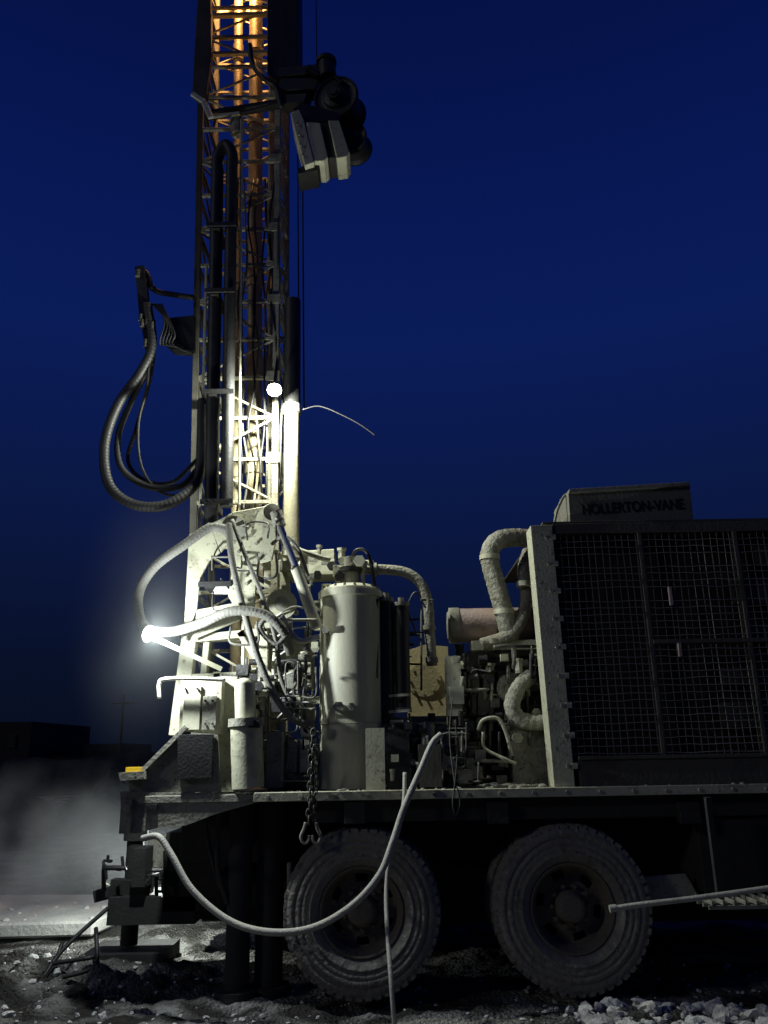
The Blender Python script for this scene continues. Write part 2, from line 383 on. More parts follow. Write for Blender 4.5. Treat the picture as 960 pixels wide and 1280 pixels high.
# ---------------------------------------------------------------- rear pivot bracket & rear structure
rb = MB("mast_pivot_bracket")
rb.prism([(236,668),(262,652),(275,690),(262,700),(250,722),(246,760),(232,800),(229,800)], 6.35, .03, 'cream')
rb.prism([(290,640),(335,632),(348,660),(340,700),(322,705),(318,760),(300,770),(285,745),(292,700)], 6.35, .03, 'cream')
rb.prism([(262,655),(292,640),(294,668),(276,690)], 6.352, .03, 'cream')
rb.prism([(264,742),(276,722),(290,742)], 6.353, .03, 'white')
rb.prism([(246,762),(300,752),(300,775),(240,800)], 6.352, .03, 'cream')
rb.beam(P(240,780,6.5), P(222,920,6.5), .12, .10, 'cream')
rb.beam(P(262,780,6.6), P(255,850,6.6), .05, .10, 'cream')
rb.prism([(318,780),(352,775),(380,890),(345,905),(322,850)], 6.62, .04, 'cream')
rb.prism([(350,690),(418,686),(418,718),(360,720)], 6.7, .3, 'cream2')
rb.prism([(330,700),(360,700),(366,790),(330,790)], 6.75, .05, 'cream')
rb.cyl(P(352,755,6.3), P(352,755,6.7), .12, 'cream', n=28); rb.cyl(P(352,755,6.27), P(352,755,6.3), .06, 'dusty', n=20)
rb.cyl(P(292,660,6.28), P(292,660,6.5), .10, 'dusty', n=24)
rb.cyl(P(340,640,6.28), P(340,640,6.5), .07, 'dusty', n=24)
rb.cyl(P(347,650,6.2), P(376,725,6.2), .028, 'chrome'); rb.cyl(P(370,710,6.2), P(396,785,6.2), .045, 'cream2')
rb.cyl(P(345,640,6.2), P(350,658,6.2), .05, 'dusty')
for i in range(10):
    q = P(300+RND.uniform(-8,30), 660+i*10, 6.34); rb.cyl(q, q+Vector((0,-.02,0)), .014, 'dusty', n=6)
for (a, b, w) in (((232,800),(330,790),.06),((228,850),(330,845),.08),((272,840),(272,985),.06),((232,820),(262,985),.05),((300,790),(340,850),.06),((330,790),(332,985),.07)):
    rb.beam(P(*a,6.5), P(*b,6.5), w, .08, 'cream')
rb.make(rig, .005)

re = MB("rear_control_station")
re.prism([(160,966),(182,963),(232,915),(272,918),(276,990),(162,992)], 5.95, .03, 'dusty')
re.prism([(222,918),(266,918),(264,972),(222,974)], 5.90, .045, 'dark')
re.beam(P(180,962,5.93), P(234,908,5.93), .03, .06, 'dusty')
re.prism([(148,966),(180,964),(180,974),(150,976)], 5.85, .25, 'dusty')
re.bx(157, 959, 175, 966, 5.9, 6.0, 'amber')
re.prism([(150,990),(330,993),(318,1004),(268,1018),(232,1032),(200,1034),(170,1042),(152,1040)], 5.93, .10, 'dusty')
re.bx(150, 1000, 163, 1042, 5.88, 5.925, 'dusty')
re.cyl(P(157,1012,5.84), P(157,1012,5.88), .03, 'dark')
re.bx(182, 1006, 196, 1014, 5.90, 5.925, 'dark')
re.bx(225, 850, 276, 918, 6.0, 6.35, 'cream')
re.bx(229, 857, 250, 912, 5.98, 5.995, 'cream2'); re.bx(253, 870, 270, 912, 5.98, 5.995, 'dusty')
for (u, v) in ((257,876),(266,876),(257,905),(266,905),(232,861),(247,861)):
    q = P(u, v, 5.975); re.cyl(q, q-Vector((0,.012,0)), .009, 'dark', n=8)
re.bx(268, 846, 294, 990, 6.12, 6.3, 'cream')
re.tp([(199,873,5.9),(199,855,5.9),(206,849,5.9),(240,848,5.9),(282,850,5.95)], .015, 'white')
re.cyl(P(310,985,5.98), P(308,905,5.98), .115, 'cream', n=28)
re.cyl(P(308,908,5.98), P(308,898,5.98), .13, 'dusty', n=28)
re.cyl(P(307,900,5.98), P(306,856,5.98), .075, 'cream2', n=28); re.ball(P(306,855,5.98), .075, 'cream2', .6)
re.beam(P(302,905,5.9),P(325,905,5.9),.05,.06,'dark')
re.bx(333, 915, 352, 985, 6.1, 6.3, 'dusty')
for i in range(6):
    re.bx(300+i*15, 925+(i%2)*12, 311+i*15, 965, 6.25, 6.4, 'cream' if i % 2 else 'dusty')
re.make(rig, .005)

# ---------------------------------------------------------------- hoses near the mast foot
lh = MB("hydraulic_hoses")
lh.tp([(284,662,6.2),(262,660,6.2),(232,680,6.15),(192,710,6.12),(173,745,6.12),(180,782,6.12),(210,790,6.12),(250,780,6.1),(290,764,6.05),(330,768,6.05),(355,790,6.1),(362,815,6.3)], .038, 'hose', rib=.03, ribk=.03, n=12)
lh.tp([(286,655,6.15),(290,700,6.1),(304,760,6.1),(322,820,6.05),(345,872,6.05),(368,900,6.05),(392,904,6.1)], .026, 'hose', rib=.025, ribk=.025)
lh.tp([(290,650,6.2),(305,690,6.15),(328,745,6.1),(345,800,6.1),(352,850,6.15),(372,890,6.15)], .018, 'hose')
lh.tp([(345,645,6.4),(362,680,6.3),(395,695,6.3),(412,700,6.35)], .022, 'cream')
lh.tp([(340,680,6.3),(355,670,6.2),(372,685,6.2),(385,720,6.3)], .016, 'hose')
lh.tp([(352,770,6.2),(372,800,6.2),(400,796,6.2)], .022, 'white')
lh.tp([(340,765,6.1),(325,785,6.1),(345,805,6.1),(362,790,6.1)], .020, 'hose')
lh.beam(P(190,796,5.85), P(276,836,6.2), .035, .035, 'cream2')
def clutter(b, n, u0, u1, v0, v1, y0, y1, mats, r0=.007, r1=.018, steps=4, span=38):
    for i in range(n):
        u = RND.uniform(u0, u1); v = RND.uniform(v0, v1); y = RND.uniform(y0, y1); pts = [(u, v, y)]
        for k in range(steps):
            if RND.random() < .55: v += RND.uniform(-span, span)
            else: u += RND.uniform(-span, span)
            u = min(max(u, u0), u1); v = min(max(v, v0), v1); y = min(max(y+RND.uniform(-.08, .08), y0), y1)
            pts.append((u, v, y))
        b.tp(pts, RND.uniform(r0, r1), RND.choice(mats), n=7, sub=5)
def fittings(b, n, u0, u1, v0, v1, y0, y1, mats):
    for i in range(n):
        q = P(RND.uniform(u0,u1), RND.uniform(v0,v1), RND.uniform(y0,y1)); ax = RND.choice([Vector((1,0,0)), Vector((0,-1,0)), Vector((0,0,1))])
        r = RND.uniform(.015, .04); l = RND.uniform(.03, .1); mt = RND.choice(mats)
        if RND.random() < .6:
            b.cyl(q, q+ax*l, r, mt, n=RND.choice([6, 12])); b.cyl(q+ax*l, q+ax*(l+.02), r*1.3, mt, n=6)
        else:
            b.box(q-Vector((r*1.4, r, r)), q+Vector((r*1.4, r, r*1.6)), mt)
LM = ['hose','cream2','hose','black','white','hose','black','hose']
clutter(lh, 38, 278, 396, 775, 980, 6.12, 6.7, LM, .006, .015, span=46)
clutter(lh, 14, 335, 395, 830, 985, 6.0, 6.3, LM, .005, .010)
clutter(lh, 7, 265, 345, 650, 790, 6.1, 6.34, ['hose','black','hose'], .006, .011, span=30)
fittings(lh, 60, 300, 395, 800, 980, 6.2, 6.7, ['cream','dusty','dark'])
fittings(lh, 26, 345, 415, 690, 800, 6.3, 6.8, ['cream','dusty','dark'])
for k in range(6):
    lh.tp([(386+RND.uniform(-6,6),760+k*24,6.3),(365,765+k*24+RND.uniform(-6,6),6.25),(342,772+k*26,6.3)], .008, 'white', n=6)
lh.make(rig)
blk = MB("valve_bank")
for i in range(7): blk.bx(335+i*9, 930-(i%3)*6, 342+i*9, 975, 6.3, 6.5, 'dusty')
blk.bx(330, 870, 392, 900, 6.75, 6.9, 'cream'); blk.bx(330, 945, 396, 985, 6.5, 7.0, 'dusty')
blk.bx(340, 800, 392, 862, 6.9, 7.0, 'cream')
blk.make(rig, .004)

# ---------------------------------------------------------------- separator tank
tk = MB("separator_tank")
yt = 6.40; q2 = P(438, 742, yt); xt = P(439, 860, yt).x; rt_ = 40*S(438, 860, yt)
zb_ = ZD+.01; ztp = q2.z
prof = [(0,rt_*.9),(0,rt_),(.03,rt_),(.03,rt_*.985),(ztp-zb_-.05,rt_*.985),(ztp-zb_-.05,rt_*1.04),(ztp-zb_,rt_*1.04),(ztp-zb_,rt_*.98),(ztp-zb_+.02,rt_*.97),(ztp-zb_+.05,rt_*.8),(ztp-zb_+.065,rt_*.4),(ztp-zb_+.07,.001)]
for i in range(len(prof)-1): tk.lathe((xt, yt, zb_), (0,0,1), [prof[i], prof[i+1]], 'cream2', 56)
for i in range(18):
    an = i*math.pi/9; e = Vector((xt+math.cos(an)*rt_*.9, yt+math.sin(an)*rt_*.9, ztp+.01)); tk.cyl(e, e+Vector((0,0,.035)), .012, 'dusty', n=6)
zs = P(438, 905, yt).z; tk.lathe((xt, yt, zs), (0,0,1), [(-.006,rt_*.984),(0,rt_*1.0),(.006,rt_*.984)], 'cream', 56)
for (u, v, r, l) in ((424,885,.034,.07),(440,884,.022,.08),(407,788,.022,.02)):
    a = P(u, v, yt-rt_*.95); tk.cyl(a+Vector((0,.08,0)), a-Vector((0,l,0)), r, 'cream2', n=16); tk.cyl(a-Vector((0,l,0)), a-Vector((0,l+.02,0)), r*1.35, 'dusty', n=6)
tp0 = Vector((xt, yt, ztp+.05))
tk.cyl(tp0, tp0+Vector((0,0,.12)), .07, 'dusty'); tk.cyl(tp0+Vector((0,0,.12)), tp0+Vector((0,0,.16)), .10, 'dark'); tk.cyl(tp0+Vector((0,0,.16)), tp0+Vector((0,0,.25)), .055, 'dusty')
tk.cyl(tp0+Vector((.1,0,.02)), tp0+Vector((.1,0,.2)), .02, 'cream'); tk.cyl(tp0+Vector((-.1,-.05,.0)), tp0+Vector((-.1,-.05,.13)), .025, 'dusty')
tk.tube([tp0+Vector((0,0,.2)), tp0+Vector((.05,-.05,.3)), tp0+Vector((.15,-.05,.25)), tp0+Vector((.22,0,-.1)), tp0+Vector((.30,0,-.3))], .014, 'black', n=7)
fittings(tk, 14, 420, 455, 698, 724, 6.35, 6.5, ['dusty','dark','cream'])
tk.make(rig, .002)

# ---------------------------------------------------------------- filters / mid deck
fl = MB("filter_bank_and_pipes")
for (u, v0, v1, y, r, mt) in ((484,752,905,6.35,.052,'dark'),(503,758,885,6.35,.058,'dark'),(494,770,840,6.6,.07,'dusty')):
    a = P(u, v1, y); b = P(u, v0, y); b.x = a.x = P(u, (v0+v1)/2, y).x
    fl.cyl(a, b, r, mt, n=20); fl.cyl(b, b+Vector((0,0,.03)), r*1.15, 'dusty', n=20); fl.cyl(a-Vector((0,0,.03)), a, r*1.12, 'dusty', n=20); fl.cyl(b+Vector((0,0,.03)), b+Vector((0,0,.07)), .025, 'dusty', n=8)
fl.tp([(452,712,6.45),(480,712,6.5),(508,716,6.5),(526,730,6.5),(535,755,6.5),(537,790,6.5),(540,832,6.5)], .043, 'wrap', n=16)
for (u, v) in ((536,785),(539,825)):
    q = P(u, v, 6.5); fl.cyl(q-Vector((.0,0,.018)), q+Vector((0,0,.018)), .056, 'dusty', n=18)
q = P(468, 712, 6.48); fl.cyl(q-Vector((.02,0,0)), q+Vector((.02,0,0)), .056, 'dusty', n=18)
fl.tp([(520,790,6.45),(510,760,6.4),(520,740,6.4),(532,760,6.4)], .008, 'black', n=6)
fl.bx(457, 910, 481, 988, 6.02, 6.05, 'cream')
fl.bx(483, 905, 512, 986, 6.15, 6.4, 'dark'); fl.bx(514, 895, 560, 986, 6.5, 6.9, 'dusty')
fl.bx(524, 930, 552, 984, 6.05, 6.35, 'mastd')
fl.cyl(P(535,905,6.2), P(535,935,6.2), .05, 'dusty', n=16)
for i in range(5): fl.beam(P(486,870+i*20,6.25), P(512,868+i*20,6.25), .02, .02, 'dusty')
clutter(fl, 24, 485, 600, 905, 984, 6.05, 6.5, ['black','hose','dark','hose','hose'], .005, .013)
clutter(fl, 12, 472, 540, 750, 900, 6.25, 6.6, ['black','black','hose'], .006, .011, span=50)
fittings(fl, 36, 480, 600, 905, 982, 6.1, 6.5, ['dusty','dark','cream'])
fl.make(rig, .003)

# ---------------------------------------------------------------- engine / compressor
en = MB("engine_and_compressor")
en.prism([(512,812),(530,806),(560,808),(562,905),(512,905)], 6.9, .7, 'ylw')
en.cyl(P(530,850,6.88), P(530,850,6.93), .14, 'ylw', n=28)
for i in range(8):
    an = i*math.pi/4; q = P(530,850,6.87)+Vector((math.cos(an)*.115, 0, math.sin(an)*.115)); en.cyl(q, q+Vector((0,.02,0)), .012, 'dusty', n=6)
a = P(566, 782, 6.7); b = P(700, 780, 6.7); rr = 21*S(600,780,6.7)
en.cyl(a, (b.x, a.y, a.z), rr, 'rust', n=32); en.lathe(a, (-1,0,0), [(0,rr*1.05),(.03,rr*1.05),(.03,rr*.85),(.045,rr*.8),(.05,.001)], 'dusty', 32)
en.lathe((a.x, a.y, a.z), (1,0,0), [(0,rr*1.06),(.05,rr*1.06),(.05,rr*.99)], 'dusty', 32)
for dx in (.35, .65): en.lathe((a.x+dx, a.y, a.z), (1,0,0), [(0,rr*.99),(0,rr*1.03),(.04,rr*1.03),(.04,rr*.99)], 'dark', 32)
en.bx(560, 830, 685, 930, 6.75, 7.6, 'dusty'); en.bx(566, 905, 680, 985, 6.65, 7.5, 'chassis')
en.bx(640, 895, 690, 985, 6.35, 6.7, 'dusty')
en.bx(580, 815, 672, 832, 6.7, 7.3, 'cream')
for i in range(6): 
    en.bx(566+i*19, 836, 580+i*19, 862, 6.62, 6.75, 'cream'); en.bx(568+i*19, 868, 579+i*19, 895, 6.68, 6.75, 'dusty')
en.bx(558, 820, 577, 895, 6.35, 6.5, 'cream'); en.bx(562, 858, 580, 880, 6.30, 6.349, 'cream2')
en.cyl(P(640,860,6.5), P(640,860,6.75), .12, 'dusty', n=24); en.cyl(P(600,880,6.55), P(600,880,6.75), .09, 'cream', n=24)
en.tp([(668,674,6.6),(645,672,6.55),(622,676,6.5),(612,695,6.5),(620,730,6.5),(630,765,6.5),(638,800,6.55)], .078, 'wrap', rib=.025, ribk=.06, n=18)
en.tp([(660,690,6.7),(654,715,6.6),(658,745,6.55),(650,778,6.5),(632,796,6.5),(602,806,6.5)], .052, 'wrap', rib=.025, ribk=.05, n=16)
for (u, v, r) in ((612,697,.085),(630,765,.085),(655,730,.062),(615,802,.06)):
    q = P(u, v, 6.5); en.cyl(q-Vector((.0,0,.02)), q+Vector((0,0,.02)), r, 'cream2', n=20)
en.tp([(664,845,6.4),(650,858,6.35),(640,880,6.3),(648,898,6.3),(668,903,6.3),(690,902,6.3)], .062, 'wrap', rib=.04, ribk=.05, n=16)
en.tp([(598,912,6.3),(604,900,6.25),(622,898,6.25),(632,915,6.25),(640,945,6.25)], .014, 'cream')
en.tp([(604,915,6.25),(606,935,6.25),(630,948,6.2),(645,955,6.2)], .012, 'cream')
en.tp([(676,830,6.35),(690,850,6.3),(694,870,6.3)], .012, 'black')
en.bx(590, 800, 680, 812, 6.5, 6.65, 'cream')
clutter(en, 40, 560, 690, 808, 975, 6.3, 6.7, ['hose','cream','black','dusty','hose','black'], .005, .016, span=34)
fittings(en, 90, 562, 688, 812, 980, 6.35, 6.75, ['dusty','cream','dusty','dark'])
for i in range(14):
    q = P(600+i*6, 983, 6.1+RND.uniform(0,.2)); en.ball(q, RND.uniform(.02,.05), 'dusty', .6)
en.make(rig, .003)

# ---------------------------------------------------------------- radiator housing
rh = MB("radiator_housing")
YR = 5.95
bl = P(706, 985, YR); tl = P(676, 657, YR); ZTp = tl.z; X0 = (bl.x+tl.x)/2
rh.prism([(663,657),(690,656),(719,985),(693,985)], YR-.03, .12, 'cream')
rh.prism([(663,657),(668,657),(697,985),(693,985)], YR+.09, .2, 'cream')
X1 = XR-.1
rh.box((X0+.28, YR+.25, ZD), (X1, YB-.1, ZTp-.02), 'house')
rh.box((X0+.06, YR+.16, ZD+.02), (X1, YR+.24, ZTp-.03), 'core')
rh.box((X0+.07, YR-.01, ZTp-.07), (X1, YR+.15, ZTp+.01), 'house')
rh.box((X0-.0, YR, ZTp+.012), (X1, YB-.1, ZTp+.03), 'house')
rh.box((X0+.12, YR-.02, ZD+.005), (X1, YR+.15, ZD+.20), 'house')
rh.box((X0+.12, YR-.035, ZD+.19), (X1, YR-.021, ZD+.215), 'house')
for t in range(9):
    z = ZD+.15+t*(ZTp-ZD-.25)/8; f_ = (z-ZD)/(ZTp-ZD)
    x = bl.x+(tl.x-bl.x)*f_+.03
    rh.cyl((x, YR-.045, z), (x, YR-.03, z), .016, 'dusty', n=6); rh.box((x+.02, YR-.036, z-.02), (x+.07, YR-.031, z+.02), 'cream')
for x in (X0+.72, X0+1.45, X0+2.2): rh.box((x, YR-.005, ZD+.2), (x+.03, YR+.06, ZTp-.07), 'house')
rh.box((X0+.75, YR-.012, ZD+1.0), (X1, YR-.004, ZD+1.03), 'house')
for i in range(5): rh.box((X0+1.2+RND.uniform(0,.5), YR+.08, ZD+.4+i*.3), (X0+1.75+RND.uniform(0,.4), YR+.13, ZD+.5+i*.3+RND.uniform(0,.12)), 'house')
rh.box((X0+.9, YR-.03, ZD+1.28), (X0+.925, YR-.006, ZD+1.42), 'rust')
rh.box((X0+.92, YR-.03, ZD+.9), (X0+.945, YR-.006, ZD+1.0), 'rust')
rh.prism([(710,613),(862,604),(867,652),(713,660)], 6.02, .55, 'houseL')
rh.prism([(712,611),(861,602),(862,607),(711,616)], 5.99, .6, 'dusty')
rh.tp([(692,662,6.1),(696,640,6.1),(704,622,6.1),(712,616,6.1)], .012, 'dusty', n=7)
rh.make(rig, .005)
gr = MB("radiator_screen_mesh")
zz0, zz1 = ZD+.2, ZTp-.07; xx0, xx1 = X0+.08, X1
x = xx0
while x < xx1:
    w = .0034 if RND.random() > .25 else .0024
    xa = x+RND.uniform(-.005, .005); mid = RND.uniform(-.01, .01)
    pts = [(xa, YR+.012, zz0), (xa+mid, YR+.012+RND.uniform(-.005,.008), (zz0+zz1)/2), (xa+RND.uniform(-.005,.005), YR+.012, zz1)]
    gr.tube(pts, w, 'wire', n=5, sub=5); x += .052
z = zz0+.03
while z < zz1:
    if RND.random() > .07:
        pts = [(xx0+k*(xx1-xx0)/24, YR+.004+RND.uniform(-.004,.005), z+RND.uniform(-.006,.006)) for k in range(25)]
        gr.tube(pts, .0034, 'wire', n=5, sub=2)
    z += .052
gr.make(rig)
fc_ = bpy.data.curves.new("name_lettering", 'FONT'); fc_.body = "HOLLERTON-VANE"; fc_.extrude = .002; fc_.align_x = 'CENTER'; fc_.align_y = 'CENTER'
fo = bpy.data.objects.new("name_lettering", fc_); scene.collection.objects.link(fo); fo.parent = rig
pL = P(722, 638, 6.017); pR = P(860, 630, 6.017)
fc_.size = .12; fc_.offset = .0015; fo.location = ((pL.x+pR.x)/2, 6.014, (pL.z+pR.z)/2)
fo.rotation_euler = (math.radians(90), 0, 0); fc_.materials.append(M['txt'])
bpy.context.view_layer.update(); fo.scale = ((pR.x-pL.x)*.92/max(.01, fo.dimensions.x), 1, 1)
fo.rotation_euler = (math.radians(90), -math.atan2(pR.z-pL.z, pR.x-pL.x), 0)

# ---------------------------------------------------------------- work lamps
def lamp(name, q, power, col, dirv, r=.03, vis=True):
    L_ = empty(name); b = MB("housing")
    dv = Vector(dirv).normalized()
    b.lathe(q-dv*.07, dv, [(0,.001),(0,.04),(.03,.055),(.075,.065),(.075,.058),(.05,.05)], 'dark', 24)
    b.lathe(q-dv*.005, dv, [(0,.001),(.0,.05)], 'lens', 24)
    if name == "work_lamp": b.beam(q-dv*.07, q-dv*.07+Vector((0,.12,.06)), .02, .03, 'dark')
    b.make(L_)
    ld = bpy.data.lights.new(name+"_bulb", 'POINT'); ld.energy = power; ld.color = col; ld.shadow_soft_size = r
    lo = bpy.data.objects.new("bulb", ld); scene.collection.objects.link(lo); lo.location = q+dv*.06; lo.parent = L_
    return L_
lamp("work_lamp", P(185,792,5.80), 140, (.90,.98,1), (.75,-.3,-.25))
lamp("work_lamp", P(343,487,6.3), 270, (.96,1,.88), (.05,-.6,-.75))
lamp("work_lamp", P(222,1062,7.75), 85, (.93,1,.95), (-.8,.2,-.4))
lamp("mast_beacon", P(300,-60,6.95), 430, (1,.47,.15), (0,-.1,-1))

# ---------------------------------------------------------------- loose hoses
h = MB("air_hose")
h.tp([(178,1048,5.85),(198,1046,5.8),(214,1068,5.75),(240,1112,5.7),(285,1150,5.65),(335,1165,5.6),(390,1160,5.6),(440,1132,5.6),(474,1094,5.62),(490,1055,5.66),(505,1010,5.72),(526,962,5.78),(540,930,5.82),(551,918,5.86)], .022, 'hose2', rib=.02, ribk=.02, n=10)
h.make()
h = MB("rope_hose")
h.tp([(506,966,5.86),(505,1000,5.8),(499,1035,5.78),(488,1068,5.76),(483,1110,5.72),(484,1160,5.6),(488,1215,5.45),(491,1255,5.4),(494,1290,5.4)], .014, 'hose2', n=8)
h.make()
h = MB("steel_probe_bar")
h.tp([(765,1136,5.5),(800,1131,5.5),(860,1124,5.5),(920,1116,5.5),(990,1106,5.5)], .017, 'hose2', n=10); h.cyl(P(762,1136,5.5),P(770,1135,5.5),.022,'hose2'); h.make()
stp = MB("access_step")
pA = P(886, 1128, 5.6)
for i in range(14):
    stp.box((pA.x+i*.07, 5.55, pA.z-.01), (pA.x+i*.07+.012, 5.85, pA.z+.015), 'dusty')
for i in range(4): stp.box((pA.x-.02, 5.55+i*.1, pA.z-.035), (pA.x+1, 5.565+i*.1, pA.z-.011), 'dusty')
for x in (.1, .95): stp.box((pA.x+x, 5.7, pA.z), (pA.x+x+.04, 5.74, ZD-.06), 'chassis')
stp.make(None, .002)
ch = MB("lifting_chain")
def link(c, vert, rr=.006, L=.03, W=.017):
    pts = []
    for i in range(13):
        an = 2*math.pi*i/12; a = math.cos(an)*W; b = math.sin(an)*L
        pts.append(c+(Vector((a, 0, b)) if vert else Vector((0, a, b))))
    ch.tube(pts, rr, 'mastd', n=6, sub=2)
for (u0, v0, u1, v1) in ((391,916,386,1034),(396,920,392,1030)):
    a = P(u0, v0, 5.84); b = P(u1, v1, 5.84); n = int((b-a).length/.044)
    for i in range(n): link(a.lerp(b, i/n)+Vector((RND.uniform(-.005,.005), 0, 0)), i % 2 == 0)
for (u, s_) in ((380, -1), (397, 1)):
    q = P(u, 1042, 5.84)
    ch.tube([q+Vector((.012*s_*-1,0,.07)), q+Vector((0,0,.03)), q+Vector((.02*s_,0,-.02)), q+Vector((.0,0,-.06)), q+Vector((-.03*s_,0,-.045)), q+Vector((-.034*s_,0,-.01))], .012, 'dusty', n=8)
ch.make()
sl = MB("sling_strap")
sl.tp([(569,900,5.86),(572,940,5.85),(568,985,5.84),(566,1005,5.83),(570,1020,5.83),(575,1004,5.83),(572,985,5.84)], .006, 'black', n=6)
sl.tp([(566,870,6.1),(562,920,5.95),(569,985,5.84)], .005, 'black', n=6); sl.make()

# ---------------------------------------------------------------- ground
def axis(lo, hi, fine_lo, fine_hi, st):
    a = []; x = fine_lo
    while x <= fine_hi: a.append(x); x += st
    s_ = st; x = fine_hi
    while x < hi: s_ *= 1.22; x += s_; a.append(x)
    s_ = st; x = fine_lo
    while x > lo: s_ *= 1.22; x -= s_; a.insert(0, x)
    return a
xs = axis(-900, 900, -5.5, 4.0, .032); ys = axis(-60, 1500, 4.0, 11, .032)
def gz(x, y):
    p = Vector((x, y, 0))
    k = max(0, 1-max(0, max(abs(x)-5.5, abs(y-7)-4))/2.5)
    n6 = noise.noise(p*6+Vector((4,4,0)))
    h = (noise.noise(p*.6)*.06+noise.noise(p*2.3)*.04+abs(n6)*.04+noise.noise(p*14)*.018+noise.noise(p*30)*.009)*k
    mud = math.exp(-((x+2.5)**2/1.2+(y-6.5)**2/.35))
    h += mud*(.13+.14*noise.noise(p*4)+.09*noise.noise(p*11))
    wx = min(abs(x-wl.x), abs(x-wr.x))
    if 5.8 < y < 6.7 or 7.6 < y < 8.4: h -= .03*math.exp(-(wx/.4)**2)
    if x < -2.3 and 7.6 < y < 11: h *= .4
    return h-.04
vs = [(x, y, gz(x, y)) for y in ys for x in xs]; nx = len(xs)
fs = [(j*nx+i, j*nx+i+1, (j+1)*nx+i+1, (j+1)*nx+i) for j in range(len(ys)-1) for i in range(nx-1)]
gm = bpy.data.materials.new("churned_mud"); gm.use_nodes = True; nt = gm.node_tree; N = nt.nodes; L = nt.links; b = N["Principled BSDF"]
tc = N.new("ShaderNodeTexCoord"); n1 = N.new("ShaderNodeTexNoise"); n1.inputs["Scale"].default_value = 1.5; n1.inputs["Detail"].default_value = 9; n1.inputs["Distortion"].default_value = 1.2
L.new(tc.outputs["Object"], n1.inputs["Vector"])
cr = N.new("ShaderNodeValToRGB"); cr.color_ramp.elements[0].position = .42; cr.color_ramp.elements[0].color = (.05,.048,.042,1); cr.color_ramp.elements[1].position = .64; cr.color_ramp.elements[1].color = (.33,.325,.30,1)
L.new(n1.outputs["Fac"], cr.inputs["Fac"]); L.new(cr.outputs["Color"], b.inputs["Base Color"])
b.inputs["Roughness"].default_value = .95; b.inputs["Specular IOR Level"].default_value = .05
n2 = N.new("ShaderNodeTexNoise"); n2.inputs["Scale"].default_value = 28; n2.inputs["Detail"].default_value = 10; n2.inputs["Roughness"].default_value = .7
vo = N.new("ShaderNodeTexVoronoi"); vo.inputs["Scale"].default_value = 38
L.new(tc.outputs["Object"], n2.inputs["Vector"]); L.new(tc.outputs["Object"], vo.inputs["Vector"])
ma = N.new("ShaderNodeMath"); ma.operation = 'SUBTRACT'; L.new(n2.outputs["Fac"], ma.inputs[0]); L.new(vo.outputs["Distance"], ma.inputs[1])
bp = N.new("ShaderNodeBump"); bp.inputs["Strength"].default_value = 1; bp.inputs["Distance"].default_value = .04; L.new(ma.outputs[0], bp.inputs["Height"]); L.new(bp.outputs["Normal"], b.inputs["Normal"])
M['mud'] = gm
me = bpy.data.meshes.new("ground"); me.from_pydata(vs, [], fs); me.materials.append(gm); me.polygons.foreach_set("use_smooth", [True]*len(fs)); me.update()
go = bpy.data.objects.new("ground", me); scene.collection.objects.link(go)

import bmesh
bm0 = bmesh.new(); bmesh.ops.create_icosphere(bm0, subdivisions=2, radius=1); bv = [v.co.copy() for v in bm0.verts]; bf = [tuple(v.index for v in f.verts) for f in bm0.faces]; bm0.free()
rk = MB("gravel")
def rock(x, y, r):
    o = Vector((RND.uniform(0,99),)*3); sc = Vector((RND.uniform(.7,1.3), RND.uniform(.7,1.3), RND.uniform(.5,.9))); z = gz(x, y)+r*.25
    rot = Matrix.Rotation(RND.uniform(0, 6.28), 3, 'Z') @ Matrix.Rotation(RND.uniform(-.6,.6), 3, 'X')
    vv = []
    for v in bv:
        k = 1+noise.noise(v*1.1+o)*.7
        q_ = Vector((v.x*sc.x, v.y*sc.y, v.z*sc.z))*k*r; vv.append(rot @ q_+Vector((x, y, z)))
    rk.add(vv, bf, 'rock')
for i in range(420):
    x = RND.uniform(1.1, 3.2); y = RND.uniform(5.0, 5.9); rock(x, y, RND.choice([.015,.02,.025,.03,.04,.055])*RND.uniform(.7,1.3))
for i in range(500):
    x = RND.uniform(-3.2, 3); y = RND.uniform(4.8, 7.2); rock(x, y, RND.uniform(.005, .018))
for i in range(200):
    x = RND.uniform(-5, -1.8); y = RND.uniform(5.5, 8); rock(x, y, RND.choice([.006,.01,.015,.03])*RND.uniform(.7,1.3))
rk.make()

pad = MB("concrete_pad")
pc = [(-6.2, 8.0), (-2.75, 8.15), (-2.55, 9.6), (-6.4, 9.9)]
pad.add([(x, y, .0) for x, y in pc]+[(x, y, .13) for x, y in pc], [(0,3,2,1),(4,5,6,7),(0,1,5,4),(1,2,6,5),(2,3,7,6),(3,0,4,7)], 'conc')
for i in range(50):
    x = RND.uniform(-5.5,-2.7); y = RND.uniform(8.1,9.4); pad.ball(Vector((x,y,.13)), RND.uniform(.01,.04), 'conc', .6)
pad.make(None, .02)
jk = MB("outrigger_jack")
q = P(165, 1120, 7.3)
jk.cyl((q.x, 7.3, .1), (q.x, 7.3, 1.0), .07, 'chassis'); jk.cyl((q.x, 7.3, .9), (q.x, 7.3, 1.25), .1, 'chassis')
jk.box((q.x-.3, 7.05, -.02), (q.x+.35, 7.6, .08), 'chassis')
jk.beam(P(120,1120,7.2), P(200,1098,7.2), .09, .12, 'chassis'); jk.beam(P(140,1108,7.2), P(190,1112,7.2), .12, .12, 'chassis'); jk.beam(P(128,1108,7.2), P(150,1128,7.2), .07, .05, 'dusty')
jk.box((q.x-.1, 7.0, .3), (q.x+.6, 7.5, .5), 'chassis')
clutter(jk, 8, 130, 205, 1060, 1130, 6.95, 7.1, ['chassis','black'], .008, .02, span=30)
jk.make(None, .006)
sf = MB("steel_foot_step")
